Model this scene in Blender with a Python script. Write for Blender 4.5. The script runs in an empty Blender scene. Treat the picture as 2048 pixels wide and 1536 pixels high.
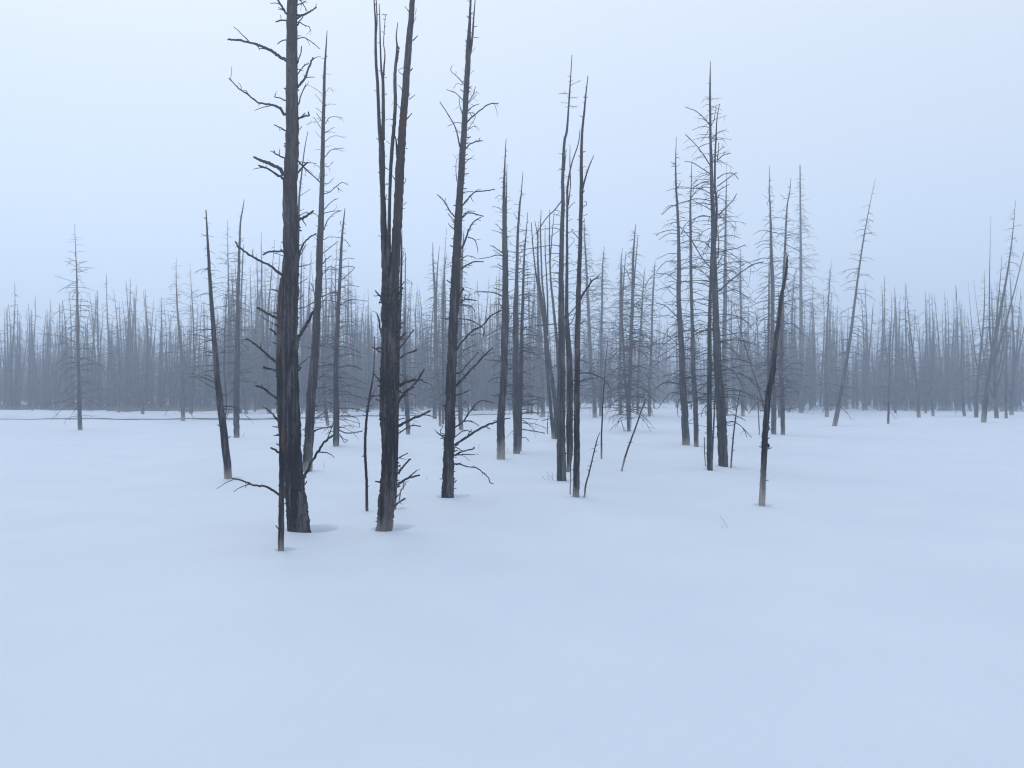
import bpy, math, random, re
import numpy as np

scene = bpy.context.scene
R = math.radians
# ------------------------------------------------------------------ camera
FPX, CX, HY, CAMZ = 1440.0, 1024.0, 785.0, 1.7      # focal length, centre and horizon in photo pixels
cam_d = bpy.data.cameras.new('camera'); cam = bpy.data.objects.new('camera', cam_d)
scene.collection.objects.link(cam); scene.camera = cam
cam_d.sensor_width = 36; cam_d.lens = 36 * FPX / 2048
cam_d.shift_y = (HY - 768) / 2048
cam_d.clip_start = 0.05; cam_d.clip_end = 3000
cam.location = (0, 0, CAMZ); cam.rotation_euler = (R(90), 0, 0)
# ------------------------------------------------------------------ sky and light
SUN_EL, SUN_AZ = R(48), R(-35)          # azimuth from +Y towards +X
world = bpy.data.worlds.new("World"); scene.world = world; world.use_nodes = True
nt = world.node_tree; nt.nodes.clear()
N = nt.nodes.new; Lk = nt.links.new
wo = N('ShaderNodeOutputWorld')
sky = N('ShaderNodeTexSky'); sky.sky_type = 'NISHITA'; sky.sun_disc = False
sky.sun_elevation = SUN_EL; sky.sun_rotation = SUN_AZ; sky.air_density = 1.0; sky.dust_density = 3.0; sky.altitude = 2200
b1 = N('ShaderNodeBackground'); b1.inputs[1].default_value = 0.05
Lk(sky.outputs[0], b1.inputs[0])
tc = N('ShaderNodeTexCoord'); sp = N('ShaderNodeSeparateXYZ'); Lk(tc.outputs['Generated'], sp.inputs[0])
rm = N('ShaderNodeValToRGB'); Lk(sp.outputs[2], rm.inputs[0])      # overcast layer, brighter overhead
e = rm.color_ramp.elements
e[0].position = 0.0; e[0].color = (0.38, 0.46, 0.60, 1)
e[1].position = 0.55; e[1].color = (0.755, 0.80, 0.85, 1)
m = e.new(1.0); m.color = (0.36, 0.455, 0.59, 1)
m = e.new(0.22); m.color = (0.56, 0.635, 0.725, 1)
b2 = N('ShaderNodeBackground'); b2.inputs[1].default_value = 1.0
Lk(rm.outputs[0], b2.inputs[0])
ad = N('ShaderNodeAddShader'); Lk(b1.outputs[0], ad.inputs[0]); Lk(b2.outputs[0], ad.inputs[1]); Lk(ad.outputs[0], wo.inputs[0])
sun_d = bpy.data.lights.new('sun', 'SUN'); sun = bpy.data.objects.new('sun', sun_d)
sun_d.energy = 0.5; sun_d.angle = R(40); sun_d.color = (1.0, 0.95, 0.9)
scene.collection.objects.link(sun)
sun.rotation_euler = (R(90) - SUN_EL, 0, R(180) - SUN_AZ)
sun.location = (0, 0, 60)
scene.view_settings.view_transform = 'Standard'; scene.view_settings.look = 'None'
scene.view_settings.exposure = 0.0; scene.view_settings.gamma = 1.0
scene.view_settings.use_curve_mapping = False
cy = scene.cycles
cy.max_bounces = 5; cy.diffuse_bounces = 3; cy.volume_bounces = 2; cy.transparent_max_bounces = 8
cy.use_denoising = True; cy.pixel_filter_type = 'BLACKMAN_HARRIS'; cy.filter_width = 1.2
try: cy.sampling_pattern = 'BLUE_NOISE'
except Exception: pass
try: cy.denoiser = 'OPENIMAGEDENOISE'; cy.denoising_prefilter = 'ACCURATE'
except Exception: pass

# ------------------------------------------------------------------ helpers
def link(o, parent=None):
    scene.collection.objects.link(o)
    if parent is not None: o.parent = parent
    return o
def tag(o, label=None, cat=None, group=None, kind=None):
    if label: o['label'] = label
    if cat: o['category'] = cat
    if group: o['group'] = group
    if kind: o['kind'] = kind
    return o
def empty(name, loc):
    o = bpy.data.objects.new(name, None); o.location = loc; o.empty_display_size = 0.2
    return link(o)

class MB:
    """collects tubes into one mesh"""
    def __init__(s): s.v = []; s.f = []; s.n = 0
    def tube(s, P, rad, sides=6, flute=None, cap=True):
        P = np.asarray(P, float); rad = np.asarray(rad, float); n = len(P)
        T = np.gradient(P, axis=0); T /= np.linalg.norm(T, axis=1)[:, None] + 1e-9
        mean = T.mean(0); ref = np.eye(3)[np.argmin(np.abs(mean))]
        A = np.cross(T, ref); A /= np.linalg.norm(A, axis=1)[:, None] + 1e-9
        B = np.cross(T, A)
        th = np.linspace(0, 2 * math.pi, sides, endpoint=False)
        k = np.ones((n, sides)) if flute is None else flute(P, th)
        rr = rad[:, None] * k
        V = P[:, None, :] + (np.cos(th)[None, :] * rr)[..., None] * A[:, None, :] + (np.sin(th)[None, :] * rr)[..., None] * B[:, None, :]
        s.v.append(V.reshape(-1, 3))
        i = np.arange(n - 1)[:, None] * sides; j = np.arange(sides)[None, :]; j2 = (j + 1) % sides
        q = np.stack([i + j, i + j2, i + sides + j2, i + sides + j], -1).reshape(-1, 4) + s.n
        s.f.append(q); s.n += n * sides
        if cap:
            c = s.n; s.v.append((P[-1] + T[-1] * rad[-1] * 0.5)[None, :]); s.n += 1
            base = c - sides
            jj = np.arange(sides)
            s.f.append(np.stack([base + jj, base + (jj + 1) % sides, np.full(sides, c), np.full(sides, c)], -1))
    def mesh(s, name, mat):
        V = np.concatenate(s.v); F = np.concatenate(s.f)
        me = bpy.data.meshes.new(name)
        tri = F[:, 2] == F[:, 3]
        cnt = np.where(tri, 3, 4)
        me.vertices.add(len(V)); me.vertices.foreach_set('co', V.astype(np.float32).ravel())
        mask = np.ones(F.shape, bool); mask[tri, 3] = False
        li = F[mask]
        me.loops.add(len(li)); me.loops.foreach_set('vertex_index', li.astype(np.int32))
        me.polygons.add(len(F)); st = np.concatenate([[0], np.cumsum(cnt)[:-1]])
        me.polygons.foreach_set('loop_start', st.astype(np.int32)); me.polygons.foreach_set('loop_total', cnt.astype(np.int32))
        me.polygons.foreach_set('use_smooth', np.ones(len(F), bool))
        me.update(calc_edges=True); me.materials.append(mat)
        return me
    def build(s, name, mat, parent=None):
        return link(bpy.data.objects.new(name, s.mesh(name, mat)), parent)

def smooth(P, sub=4):
    """Catmull-Rom through the rows of P"""
    P = np.asarray(P, float)
    if len(P) < 3: 
        t = np.linspace(0, 1, sub + 1)[:, None]; return P[0] * (1 - t) + P[-1] * t
    Q = np.vstack([2 * P[0] - P[1], P, 2 * P[-1] - P[-2]]); out = []
    for i in range(1, len(Q) - 2):
        a, b, c, d = Q[i - 1], Q[i], Q[i + 1], Q[i + 2]
        for t in np.linspace(0, 1, sub, endpoint=False):
            out.append(0.5 * (2 * b + (c - a) * t + (2 * a - 5 * b + 4 * c - d) * t * t + (3 * b - a - 3 * c + d) * t ** 3))
    out.append(P[-1]); return np.array(out)

# ------------------------------------------------------------------ terrain
def stream_y(x):
    x = np.asarray(x, float)
    return np.interp(x, [-90, -40, -20, -13.7, -1.7, 8, 40, 90], [40, 43, 45, 45.6, 57, 67, 76, 84]) + 0.25 * np.sin(x * 0.9) + 0.15 * np.sin(x * 2.3 + 1)
WELLS = []
def terrain(x, y, wells=True):
    x = np.asarray(x, float); y = np.asarray(y, float); r = np.hypot(x, y)
    far = np.clip((r - 12) / 40, 0, 1)
    h = 0.022 * np.sin(x * 0.9 + 1.3 + 0.4 * np.sin(y * .6)) * np.sin(y * 0.7 + 0.5) + 0.012 * np.sin(x * 2.1 + y * 1.1) + 0.006 * np.sin(x * 4.3 - y * 3.1 + 2)
    h = h * np.clip(r / 8, .3, 1) + far * (0.10 * np.sin(x * 0.22 + 2) * np.sin(y * 0.17 + 1) + 0.06 * np.sin(x * .13 - y * .21))
    d = y - stream_y(x)
    bank = np.clip((d - 2.2) / 0.35, 0, 1); bank = bank * bank * (3 - 2 * bank)
    lump = 0.5 + 0.28 * np.sin(x * 1.7 + 1.0 * np.sin(x * .6)) + 0.22 * np.sin(x * 3.9 + 2)
    h = h + bank * (0.12 + (0.12 + 0.08 * lump) * np.exp(-np.clip(d - 2.4, 0, 99) / 2.2)) * np.where(d < 60, 1, 1)
    ch = np.clip(d / 0.4, 0, 1) * np.clip((2.6 - d) / 0.3, 0, 1)
    h = h - 0.10 * ch
    h = h + 0.004 * np.clip(r - 90, 0, 400)
    if wells:
        for (wx, wy, rx, dep) in WELLS:
            q = ((x - wx) / rx) ** 2 + ((y - wy) / (rx * .95)) ** 2
            h = h - 1.7 * dep * np.exp(-q ** 2.6) + 0.14 * dep * np.exp(-((np.sqrt(q) - 1.45) / .3) ** 2)
    return h
def ground_depth(px, py):
    Y = FPX * CAMZ / (py - HY)
    for _ in range(12):
        z = float(terrain((px - CX) / FPX * Y, Y, False))
        Y = 0.5 * Y + 0.5 * FPX * (CAMZ - z) / (py - HY)
    return Y
def unproj(px, py, Y):
    return np.array([(px - CX) / FPX * Y, Y, CAMZ - (py - HY) / FPX * Y])

# ------------------------------------------------------------------ materials
def mat_new(name):
    m = bpy.data.materials.new(name); m.use_nodes = True
    return m, m.node_tree.nodes, m.node_tree.links, m.node_tree.nodes['Principled BSDF']
def wood(name, dark, mid, light, pale_h=0.0, brown=0.0, pale=(0.42, 0.38, 0.33), scale=1.0):
    m, n, l, p = mat_new(name)
    tc = n.new('ShaderNodeTexCoord')
    mp = n.new('ShaderNodeMapping'); mp.inputs['Scale'].default_value = (26 * scale, 26 * scale, 1.3 * scale); l.new(tc.outputs['Object'], mp.inputs[0])
    n1 = n.new('ShaderNodeTexNoise'); n1.inputs['Scale'].default_value = 1.0; n1.inputs['Detail'].default_value = 6; n1.inputs['Roughness'].default_value = 0.65
    l.new(mp.outputs[0], n1.inputs[0])
    n2 = n.new('ShaderNodeTexNoise'); n2.inputs['Scale'].default_value = 1.5; n2.inputs['Detail'].default_value = 3; l.new(tc.outputs['Object'], n2.inputs[0])
    mx = n.new('ShaderNodeMath'); mx.operation = 'MULTIPLY_ADD'; mx.inputs[1].default_value = 0.62; l.new(n1.outputs[0], mx.inputs[0])
    m2 = n.new('ShaderNodeMath'); m2.operation = 'MULTIPLY'; m2.inputs[1].default_value = 0.38; l.new(n2.outputs[0], m2.inputs[0]); l.new(m2.outputs[0], mx.inputs[2])
    r = n.new('ShaderNodeValToRGB'); l.new(mx.outputs[0], r.inputs[0])
    e = r.color_ramp.elements
    e[0].position = 0.40; e[0].color = (*dark, 1); e[1].position = 0.63; e[1].color = (*light, 1)
    x = e.new(0.52); x.color = (*mid, 1)
    s_ = n.new('ShaderNodeSeparateXYZ'); l.new(tc.outputs['Object'], s_.inputs[0])      # colour blends to a paler tone with height up the stem
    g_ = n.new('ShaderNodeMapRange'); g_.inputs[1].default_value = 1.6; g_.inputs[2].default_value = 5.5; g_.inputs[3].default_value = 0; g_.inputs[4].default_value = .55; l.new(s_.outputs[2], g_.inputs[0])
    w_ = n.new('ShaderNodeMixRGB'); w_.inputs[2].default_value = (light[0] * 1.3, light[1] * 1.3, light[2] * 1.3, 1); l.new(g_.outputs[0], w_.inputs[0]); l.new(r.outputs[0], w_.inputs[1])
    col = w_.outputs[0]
    mp3 = n.new('ShaderNodeMapping'); mp3.inputs['Scale'].default_value = (11, 11, 1.1); mp3.inputs['Location'].default_value = (3, 7, 1); l.new(tc.outputs['Object'], mp3.inputs[0])
    n3 = n.new('ShaderNodeTexNoise'); n3.inputs['Scale'].default_value = 1.6; n3.inputs['Detail'].default_value = 6; l.new(mp3.outputs[0], n3.inputs[0])
    if brown > 0:
        rr = n.new('ShaderNodeMapRange'); rr.inputs[1].default_value = 0.60 - 0.05 * brown; rr.inputs[2].default_value = 0.72; l.new(n3.outputs[0], rr.inputs[0])
        mm = n.new('ShaderNodeMixRGB'); mm.inputs[2].default_value = (0.13, 0.075, 0.045, 1); l.new(rr.outputs[0], mm.inputs[0]); l.new(col, mm.inputs[1]); col = mm.outputs[0]
    # peeled patches: bare silver wood with a ragged edge, longer than wide
    mp4 = n.new('ShaderNodeMapping'); mp4.inputs['Scale'].default_value = (6 * scale, 6 * scale, .8 * scale); l.new(tc.outputs['Object'], mp4.inputs[0])
    n4 = n.new('ShaderNodeTexNoise'); n4.inputs['Scale'].default_value = 1.3; n4.inputs['Detail'].default_value = 7; n4.inputs['Roughness'].default_value = .7; l.new(mp4.outputs[0], n4.inputs[0])
    p4 = n.new('ShaderNodeMapRange'); p4.inputs[1].default_value = .54; p4.inputs[2].default_value = .60; p4.inputs[4].default_value = .75; l.new(n4.outputs[0], p4.inputs[0])
    q4 = n.new('ShaderNodeMixRGB'); q4.blend_type = 'MULTIPLY'; q4.inputs[0].default_value = .5; q4.inputs[1].default_value = (light[0] * 1.5, light[1] * 1.5, light[2] * 1.5, 1); l.new(n1.outputs[0], q4.inputs[2])
    k4 = n.new('ShaderNodeMixRGB'); l.new(p4.outputs[0], k4.inputs[0]); l.new(col, k4.inputs[1]); l.new(q4.outputs[0], k4.inputs[2]); col = k4.outputs[0]
    # long drying cracks
    vm = n.new('ShaderNodeMapping'); vm.inputs['Scale'].default_value = (20 * scale, 20 * scale, .9 * scale); l.new(tc.outputs['Object'], vm.inputs[0])
    vo = n.new('ShaderNodeTexVoronoi'); vo.feature = 'DISTANCE_TO_EDGE'; l.new(vm.outputs[0], vo.inputs[0])
    vr = n.new('ShaderNodeMapRange'); vr.inputs[1].default_value = 0.0; vr.inputs[2].default_value = .06; vr.inputs[3].default_value = .75; vr.inputs[4].default_value = 0; l.new(vo.outputs[0], vr.inputs[0])
    c4 = n.new('ShaderNodeMixRGB'); c4.inputs[2].default_value = (.006, .006, .008, 1); l.new(vr.outputs[0], c4.inputs[0]); l.new(col, c4.inputs[1]); col = c4.outputs[0]
    if pale_h > 0:
        oi = n.new('ShaderNodeObjectInfo')
        s = n.new('ShaderNodeSeparateXYZ'); l.new(tc.outputs['Object'], s.inputs[0])
        a = n.new('ShaderNodeMath'); a.operation = 'MULTIPLY_ADD'; a.inputs[2].default_value = 0; l.new(n3.outputs[0], a.inputs[0]); hr = n.new('ShaderNodeMapRange'); hr.inputs[3].default_value = -pale_h * .5; hr.inputs[4].default_value = -pale_h * 1.9; l.new(oi.outputs['Random'], hr.inputs[0]); l.new(hr.outputs[0], a.inputs[1])
        b = n.new('ShaderNodeMath'); b.operation = 'ADD'; l.new(a.outputs[0], b.inputs[0]); l.new(s.outputs[2], b.inputs[1])
        rr = n.new('ShaderNodeMapRange'); rr.inputs[1].default_value = pale_h * .15; rr.inputs[2].default_value = -pale_h * .5
        l.new(b.outputs[0], rr.inputs[0])
        pm = n.new('ShaderNodeMixRGB'); pm.blend_type = 'MULTIPLY'; pm.inputs[0].default_value = .6; pm.inputs[1].default_value = (*pale, 1); l.new(n1.outputs[0], pm.inputs[2])
        mm = n.new('ShaderNodeMixRGB'); l.new(rr.outputs[0], mm.inputs[0]); l.new(col, mm.inputs[1]); l.new(pm.outputs[0], mm.inputs[2]); col = mm.outputs[0]
    l.new(col, p.inputs['Base Color']); p.inputs['Roughness'].default_value = 0.85
    p.inputs['Specular IOR Level'].default_value = 0.25
    bp = n.new('ShaderNodeBump'); bp.inputs['Strength'].default_value = 0.7; bp.inputs['Distance'].default_value = 0.012
    l.new(n1.outputs[0], bp.inputs['Height']); l.new(bp.outputs[0], p.inputs['Normal'])
    return m
DK, MD, LT = (0.004, 0.005, 0.008), (0.023, 0.022, 0.025), (0.126, 0.116, 0.112)
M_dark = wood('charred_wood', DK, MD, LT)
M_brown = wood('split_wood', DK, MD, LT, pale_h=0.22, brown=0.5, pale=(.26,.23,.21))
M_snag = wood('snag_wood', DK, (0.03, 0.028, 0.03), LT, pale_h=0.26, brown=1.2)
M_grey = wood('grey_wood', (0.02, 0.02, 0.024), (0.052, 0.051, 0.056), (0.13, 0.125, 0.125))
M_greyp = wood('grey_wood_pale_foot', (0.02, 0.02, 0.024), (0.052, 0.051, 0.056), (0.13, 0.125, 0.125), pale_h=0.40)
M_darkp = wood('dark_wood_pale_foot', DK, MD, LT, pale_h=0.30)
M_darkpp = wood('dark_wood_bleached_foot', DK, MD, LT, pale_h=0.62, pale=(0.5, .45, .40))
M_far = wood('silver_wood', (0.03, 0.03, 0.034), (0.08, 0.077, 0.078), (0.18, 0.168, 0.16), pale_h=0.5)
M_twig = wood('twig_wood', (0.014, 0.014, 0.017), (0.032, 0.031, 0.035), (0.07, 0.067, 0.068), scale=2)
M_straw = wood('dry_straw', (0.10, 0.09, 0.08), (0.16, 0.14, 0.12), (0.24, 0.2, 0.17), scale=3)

# ------------------------------------------------------------------ tracing notes -> points in photo pixels
OFF = {a + str(i + 1): (448 + 288 * i, y) for a, y in (('A', 0), ('B', 360), ('C', 730)) for i in range(4)}
OFF['F'] = None
def parse(s):
    """polylines: region tag sets the origin of a 4x note, x,y[,w] points, wA-B widths, f/b = starts on the front/back face"""
    out = []; reg = 'F'
    for part in s.split(';'):
        pts = []; w = None; side = 0
        for t in part.split():
            if t in OFF: reg = t; continue
            if t in ('f', 'b'): side = -1 if t == 'f' else 1; continue
            if t[0] == 'w':
                q = [float(z) / 4 for z in t[1:].split('-')]; w = (q[0], q[-1] if len(q) > 1 else q[0] * .55); continue
            q = [float(z) for z in t.split(',')]
            if OFF[reg]: q[0] = OFF[reg][0] + q[0] / 4; q[1] = OFF[reg][1] + q[1] / 4
            if OFF[reg] and len(q) > 2: q[2] /= 4
            pts.append(q)
        if len(pts) > 1: out.append((pts, w, side))
    return out

def make_flute(rng, amp):
    a = [rng.uniform(0, 6.28) for _ in range(8)]; t = rng.uniform(-.25, .25)
    def fl(P, th):
        z = P[:, 2][:, None]; th = th[None, :] + t * z
        k = 1 + amp * (0.9 * np.sin(2 * th + a[0] + .35 * z) * np.sin(z * .8 + a[1]) + .6 * np.sin(5 * th + a[2] + .3 * np.sin(z * 1.4 + a[3])) + .45 * np.sin(9 * th + a[4] + .6 * np.sin(z * .9)) + .35 * np.sin(15 * th + a[5] + np.sin(z * 2.1)))
        return k * (1 + amp * .5 * np.sin(z * 5.1 + a[6]) * np.sin(th + a[7] + z))
    return fl

def small_tube(mb, p, d, L, r0, r1, rng, droop=0.0, seg=5, sides=4, wig=.12):
    pts = [np.array(p, float)]; d = np.array(d, float); d /= np.linalg.norm(d)
    for i in range(seg):
        d = d + np.array([rng.gauss(0, wig), rng.gauss(0, wig), rng.gauss(0, wig) - droop / seg]); d /= np.linalg.norm(d)
        pts.append(pts[-1] + d * L / seg)
    mb.tube(np.array(pts), np.linspace(r0, r1, seg + 1), sides)
    return pts

def crown(mb, P, rad, rng, n, lo, hi, Lmax, droop=.9, twigs=1.0, r=0.010, bias=1.0, stub=.25, el=(0, 40)):
    """bare side limbs along the stem P: P runs from the foot to the top"""
    z0, z1 = P[0][2], P[-1][2]
    for i in range(n):
        t = lo + (hi - lo) * (rng.random() ** bias)
        z = z0 + (z1 - z0) * t; k = min(max(int(np.searchsorted(P[:, 2], z)), 1), len(P) - 1)
        f = (z - P[k - 1][2]) / max(P[k][2] - P[k - 1][2], 1e-6); c = P[k - 1] * (1 - f) + P[k] * f; rr = rad[k]
        prof = min(1.0, (1.02 - t) * 1.75) ** 0.85 * (0.75 + .25 * min(1, t / .25))
        L = Lmax * prof * rng.uniform(.45, 1.1)
        if rng.random() < stub: L *= rng.uniform(.12, .4)
        L = max(L, 0.06)
        az = rng.uniform(0, 2 * math.pi); e_ = R(rng.uniform(*el))
        d = np.array([math.cos(az) * math.cos(e_), math.sin(az) * math.cos(e_), math.sin(e_)])
        r0 = min(r * (.55 + .5 * L / max(Lmax, .3)), rr * .8); 
        pts = small_tube(mb, c + d * rr * .5 * np.array([1, 1, 0]), d, L, r0, r0 * .35, rng, droop * rng.uniform(.4, 1.5), seg=6, sides=4, wig=.09)
        if L > .25:
            for _ in range(int(rng.uniform(0, 3.6) * twigs * min(1.5, L / .6) + .5)):
                q = rng.randrange(2, 6); dd = pts[q] - pts[q - 1]; dd /= np.linalg.norm(dd)
                dd = dd + np.array([rng.gauss(0, .6), rng.gauss(0, .6), rng.gauss(-.1, .5)])
                small_tube(mb, pts[q], dd, L * rng.uniform(.15, .45), r0 * .5, r0 * .2, rng, .4, seg=3, sides=3, wig=.15)

def path3d(pts, Y, base, dy=0.0, front=0.0):
    out = []
    n = len(pts)
    for i, q in enumerate(pts):
        t = i / max(1, n - 1)
        out.append(unproj(q[0], q[1], Y + front + dy * t) - base)
    return np.array(out)

seedc = [100]
def tree(label, trunk, mat, branches='', forks='', crn=None, name='dead_pine', cat='tree', flute=.07, sides=16, group=None,
         bmat=None, depth=None, stubs=6, broken=False, well=0, lean=0.0, kids='branch'):
    """one traced tree: trunk, forked stems, each traced limb, and a crown of finer bare limbs"""
    seedc[0] += 1; rng = random.Random(seedc[0])
    tp = parse(trunk)[0][0]
    tp = sorted(tp, key=lambda q: -q[1])                   # foot first
    xb, yb, wb = tp[0]
    Y = depth or ground_depth(xb, yb)
    base = unproj(xb, yb, Y)
    root = empty(name, base); tag(root, label, cat, group)
    k = Y / FPX
    raw = np.array([list(unproj(q[0], q[1], Y + lean * (i / (len(tp) - 1))) - base) + [q[2] * k / 2] for i, q in enumerate(tp)])
    dirn = raw[1] - raw[0]; foot = raw[0].copy(); foot[:3] -= dirn[:3] / max(dirn[2], .05) * 0.45
    near = wb > 6
    S = smooth(np.vstack([foot, raw]), 8 if near else 4)
    wob = np.array([[rng.gauss(0, 1), rng.gauss(0, 1)] for _ in S]) * S[:, 3:4] * (.05 if near else .10)
    S[:, :2] += wob
    mb = MB(); mb.tube(S[:, :3], np.maximum(S[:, 3], .004), sides, make_flute(rng, flute))
    # broken-off stubs and knots are part of the stem
    z1 = S[-1, 2]
    for _ in range(int(stubs * 1.8)):
        z = rng.uniform(.05, .97) * z1; j = min(int(np.searchsorted(S[:, 2], z)), len(S) - 1); az = rng.uniform(0, 6.283)
        d = np.array([math.cos(az), math.sin(az), rng.uniform(.0, .8)])
        small_tube(mb, S[j, :3] + d * S[j, 3] * .6, d, S[j, 3] * .5 + rng.uniform(.015, .07), S[j, 3] * .14 + .004, S[j, 3] * .07 + .002, rng, 0, seg=2, sides=5)
    if broken:      # splintered top
        for _ in range(5):
            az = rng.uniform(0, 6.28); d = np.array([math.cos(az) * .12, math.sin(az) * .12, 1])
            small_tube(mb, S[-1, :3] + np.array([math.cos(az), math.sin(az), 0]) * S[-1, 3] * .55 - np.array([0, 0, .05]), d, rng.uniform(.08, .16), S[-1, 3] * .4, .002, rng, 0, seg=2, sides=4)
    mb.build('trunk', mat, root)
    bmat = bmat or mat
    cen = np.array([[q[1], q[0], q[2]] for q in tp])[::-1]
    for fp, w, side in parse(forks):
        fp = sorted(fp, key=lambda q: -q[1]); off = rng.choice((-1, 1)) * rng.uniform(.3, 1.0) * 0.05 * Y / 8
        raw = np.array([list(unproj(q[0], q[1], Y + off * min(1, i)) - base) + [q[2] * k / 2] for i, q in enumerate(fp)])
        F = smooth(raw, 6); F[:, :2] += np.array([[rng.gauss(0, .05), rng.gauss(0, .05)] for _ in F]) * F[:, 3:4]
        mb = MB(); mb.tube(F[:, :3], np.maximum(F[:, 3], .003), 10, make_flute(rng, flute * .7)); 
        for _ in range(6):
            j = rng.randrange(1, len(F)); az = rng.uniform(0, 6.283); d = np.array([math.cos(az), math.sin(az), .4])
            small_tube(mb, F[j, :3], d, F[j, 3] + rng.uniform(.02, .05), .005, .003, rng, 0, seg=2, sides=4)
        mb.build('stem', mat, root)
    for bp, w, side in parse(branches):
        w = w or (2, 1)
        x0, y0 = bp[0][0], bp[0][1]
        cxx = float(np.interp(y0, cen[:, 0], cen[:, 1])); cw = float(np.interp(y0, cen[:, 0], cen[:, 2]))
        pl = math.hypot(bp[-1][0] - x0, bp[-1][1] - y0) * k
        front = side * cw * k * .42
        kd = rng.uniform(.25, .8) * side if side else rng.uniform(-.65, .65)
        pts = [list(q[:2]) for q in bp]
        if not side and abs(x0 - cxx) < cw * 1.2:
            pts = [[x0 + (cxx - x0) * .5, y0 + (pts[0][1] - pts[1][1]) * .15]] + pts
        P = smooth(path3d(pts, Y, base, kd * pl, front), 5)
        n = len(P); rad = np.linspace(w[0], w[1], n) * k / 2
        rad[:max(1, n // 8)] *= 1.18
        jit = np.array([[rng.gauss(0, 1), rng.gauss(0, 1), rng.gauss(0, 1)] for _ in P]) * rad[:, None] * .25; jit[0] = 0
        rad = np.maximum(rad * np.array([rng.uniform(.88, 1.12) for _ in rad]), .0028)
        P = P + jit
        mb = MB(); mb.tube(P, rad, 8)
        if pl > .12:
            for _ in range(rng.randrange(1, 4) + int(pl * 2)):
                j = rng.randrange(n // 3, n - 1); dd = P[j + 1] - P[j]; dd /= np.linalg.norm(dd) + 1e-9
                dd = dd + np.array([rng.gauss(0, .8), rng.gauss(0, .8), rng.gauss(.1, .7)])
                small_tube(mb, P[j], dd, rng.uniform(.03, .09) + rng.random() ** 2 * pl * .3, rad[j] * .55, rad[j] * .2 + .001, rng, .2, seg=4, sides=4, wig=.22)
        mb.build(kids, bmat, root)
    if crn:
        mb = MB(); c = dict(crn); crown(mb, S[:, :3], S[:, 3], rng, int(c.pop('n') * 1.45), c.pop('lo', .12), c.pop('hi', .97), c.pop('L'), **c)
        mb.build('crown', M_twig if near else mat, root)
    well = well or (.04 if wb > 9 and Y < 24 else 0)
    if well: WELLS.append((base[0] + wb * k * .5, base[1] + wb * k * .45 + well * .6, wb * k * .6 + well, .07 + well * .7))
    return root
#@@TREES
# ------------------------------------------------------------------ the trees nearest the camera
tree('thickest charred pine at left, long bare limbs reaching left, right behind the broken snag',
 'A1 560,-2700,8 553,-1500,44 547,-500,70 545,0,80 540,500,90 545,940,102 540,1300,110 528,1536,115 B1 535,360,126 530,780,124 524,1200,120 C1 530,0,122 540,400,125 552,700,128 562,900,138 572,1050,150 588,1200,158 603,1335,166',
 M_dark,
 'A1 500,110 470,60 430,0 w18-14;500,165 455,162 415,175 w14-10;498,320 465,325 430,352 w10-7;490,480 440,450 390,415 290,365 230,345 110,320 30,316 w28-15;'
 '490,915 450,870 400,845 340,832 270,820 190,755 120,710 40,625 w25-8;190,750 175,725 140,728 w7;492,805 450,785 408,775 412,750 w12;490,1045 450,1020 400,998 w12-8;485,1265 440,1245 405,1225 400,1205 w15-9;'
 '480,1395 440,1350 370,1310 300,1285 240,1258 w36-19;540,1520 480,1430 420,1395 350,1350 275,1322 w24-12 f;590,38 630,25 655,8 w12;605,0 640,45 665,90 w10;585,140 650,110 700,85 742,55 w22-10;'
 '585,205 600,175 635,130 w14;605,180 640,200 680,215 692,245 w10;590,290 612,283 w9;592,310 630,298 670,315 720,350 768,392 w9-6;587,510 600,465 615,420 620,370 w12-8;585,600 615,555 650,520 680,508 w11-7;610,555 620,565 638,566 w7;'
 '592,695 640,640 680,540 712,460 w23-13;597,830 620,750 655,680 w12-8;595,950 640,930 680,925 675,895 w17-11;592,1040 608,1030 622,1010 w9;592,1150 608,1140 w12;590,1285 640,1340 700,1395 765,1455 w13-8;592,1378 630,1335 670,1298 w19-12;600,1295 660,1300 740,1308 w8;'
 'B1 600,310 640,300 690,270 712,245 w24-14;605,285 640,265 680,262 w8;590,640 610,570 640,505 690,455 738,428 w19-10;600,610 630,565 655,510 w8;590,530 620,515 w12;592,695 650,685 698,670 w9;590,830 640,805 665,785 w7;590,765 601,750 w16;'
 '465,570 400,570 350,578 312,598 w17-13;465,605 430,590 395,588 w7;468,502 456,490 w9;535,870 510,800 470,765 400,710 350,675 250,625 180,580 125,540 90,492 w24-11 f;590,960 640,910 w9;580,1030 650,1015 720,975 w9;585,1110 600,1095 w18;'
 '565,1400 590,1290 630,1200 680,1120 710,1055 w32-21 f;590,1490 640,1450 690,1410 w10;600,1520 615,1500 w20;C1 625,915 670,840 705,770 760,680 810,610 875,560 w28-18;645,955 660,930 w15;592,215 606,212 w12;655,1108 662,1108 w8;603,1240 612,1225 w20 f',
 sides=40, stubs=26, well=.10)
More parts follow.
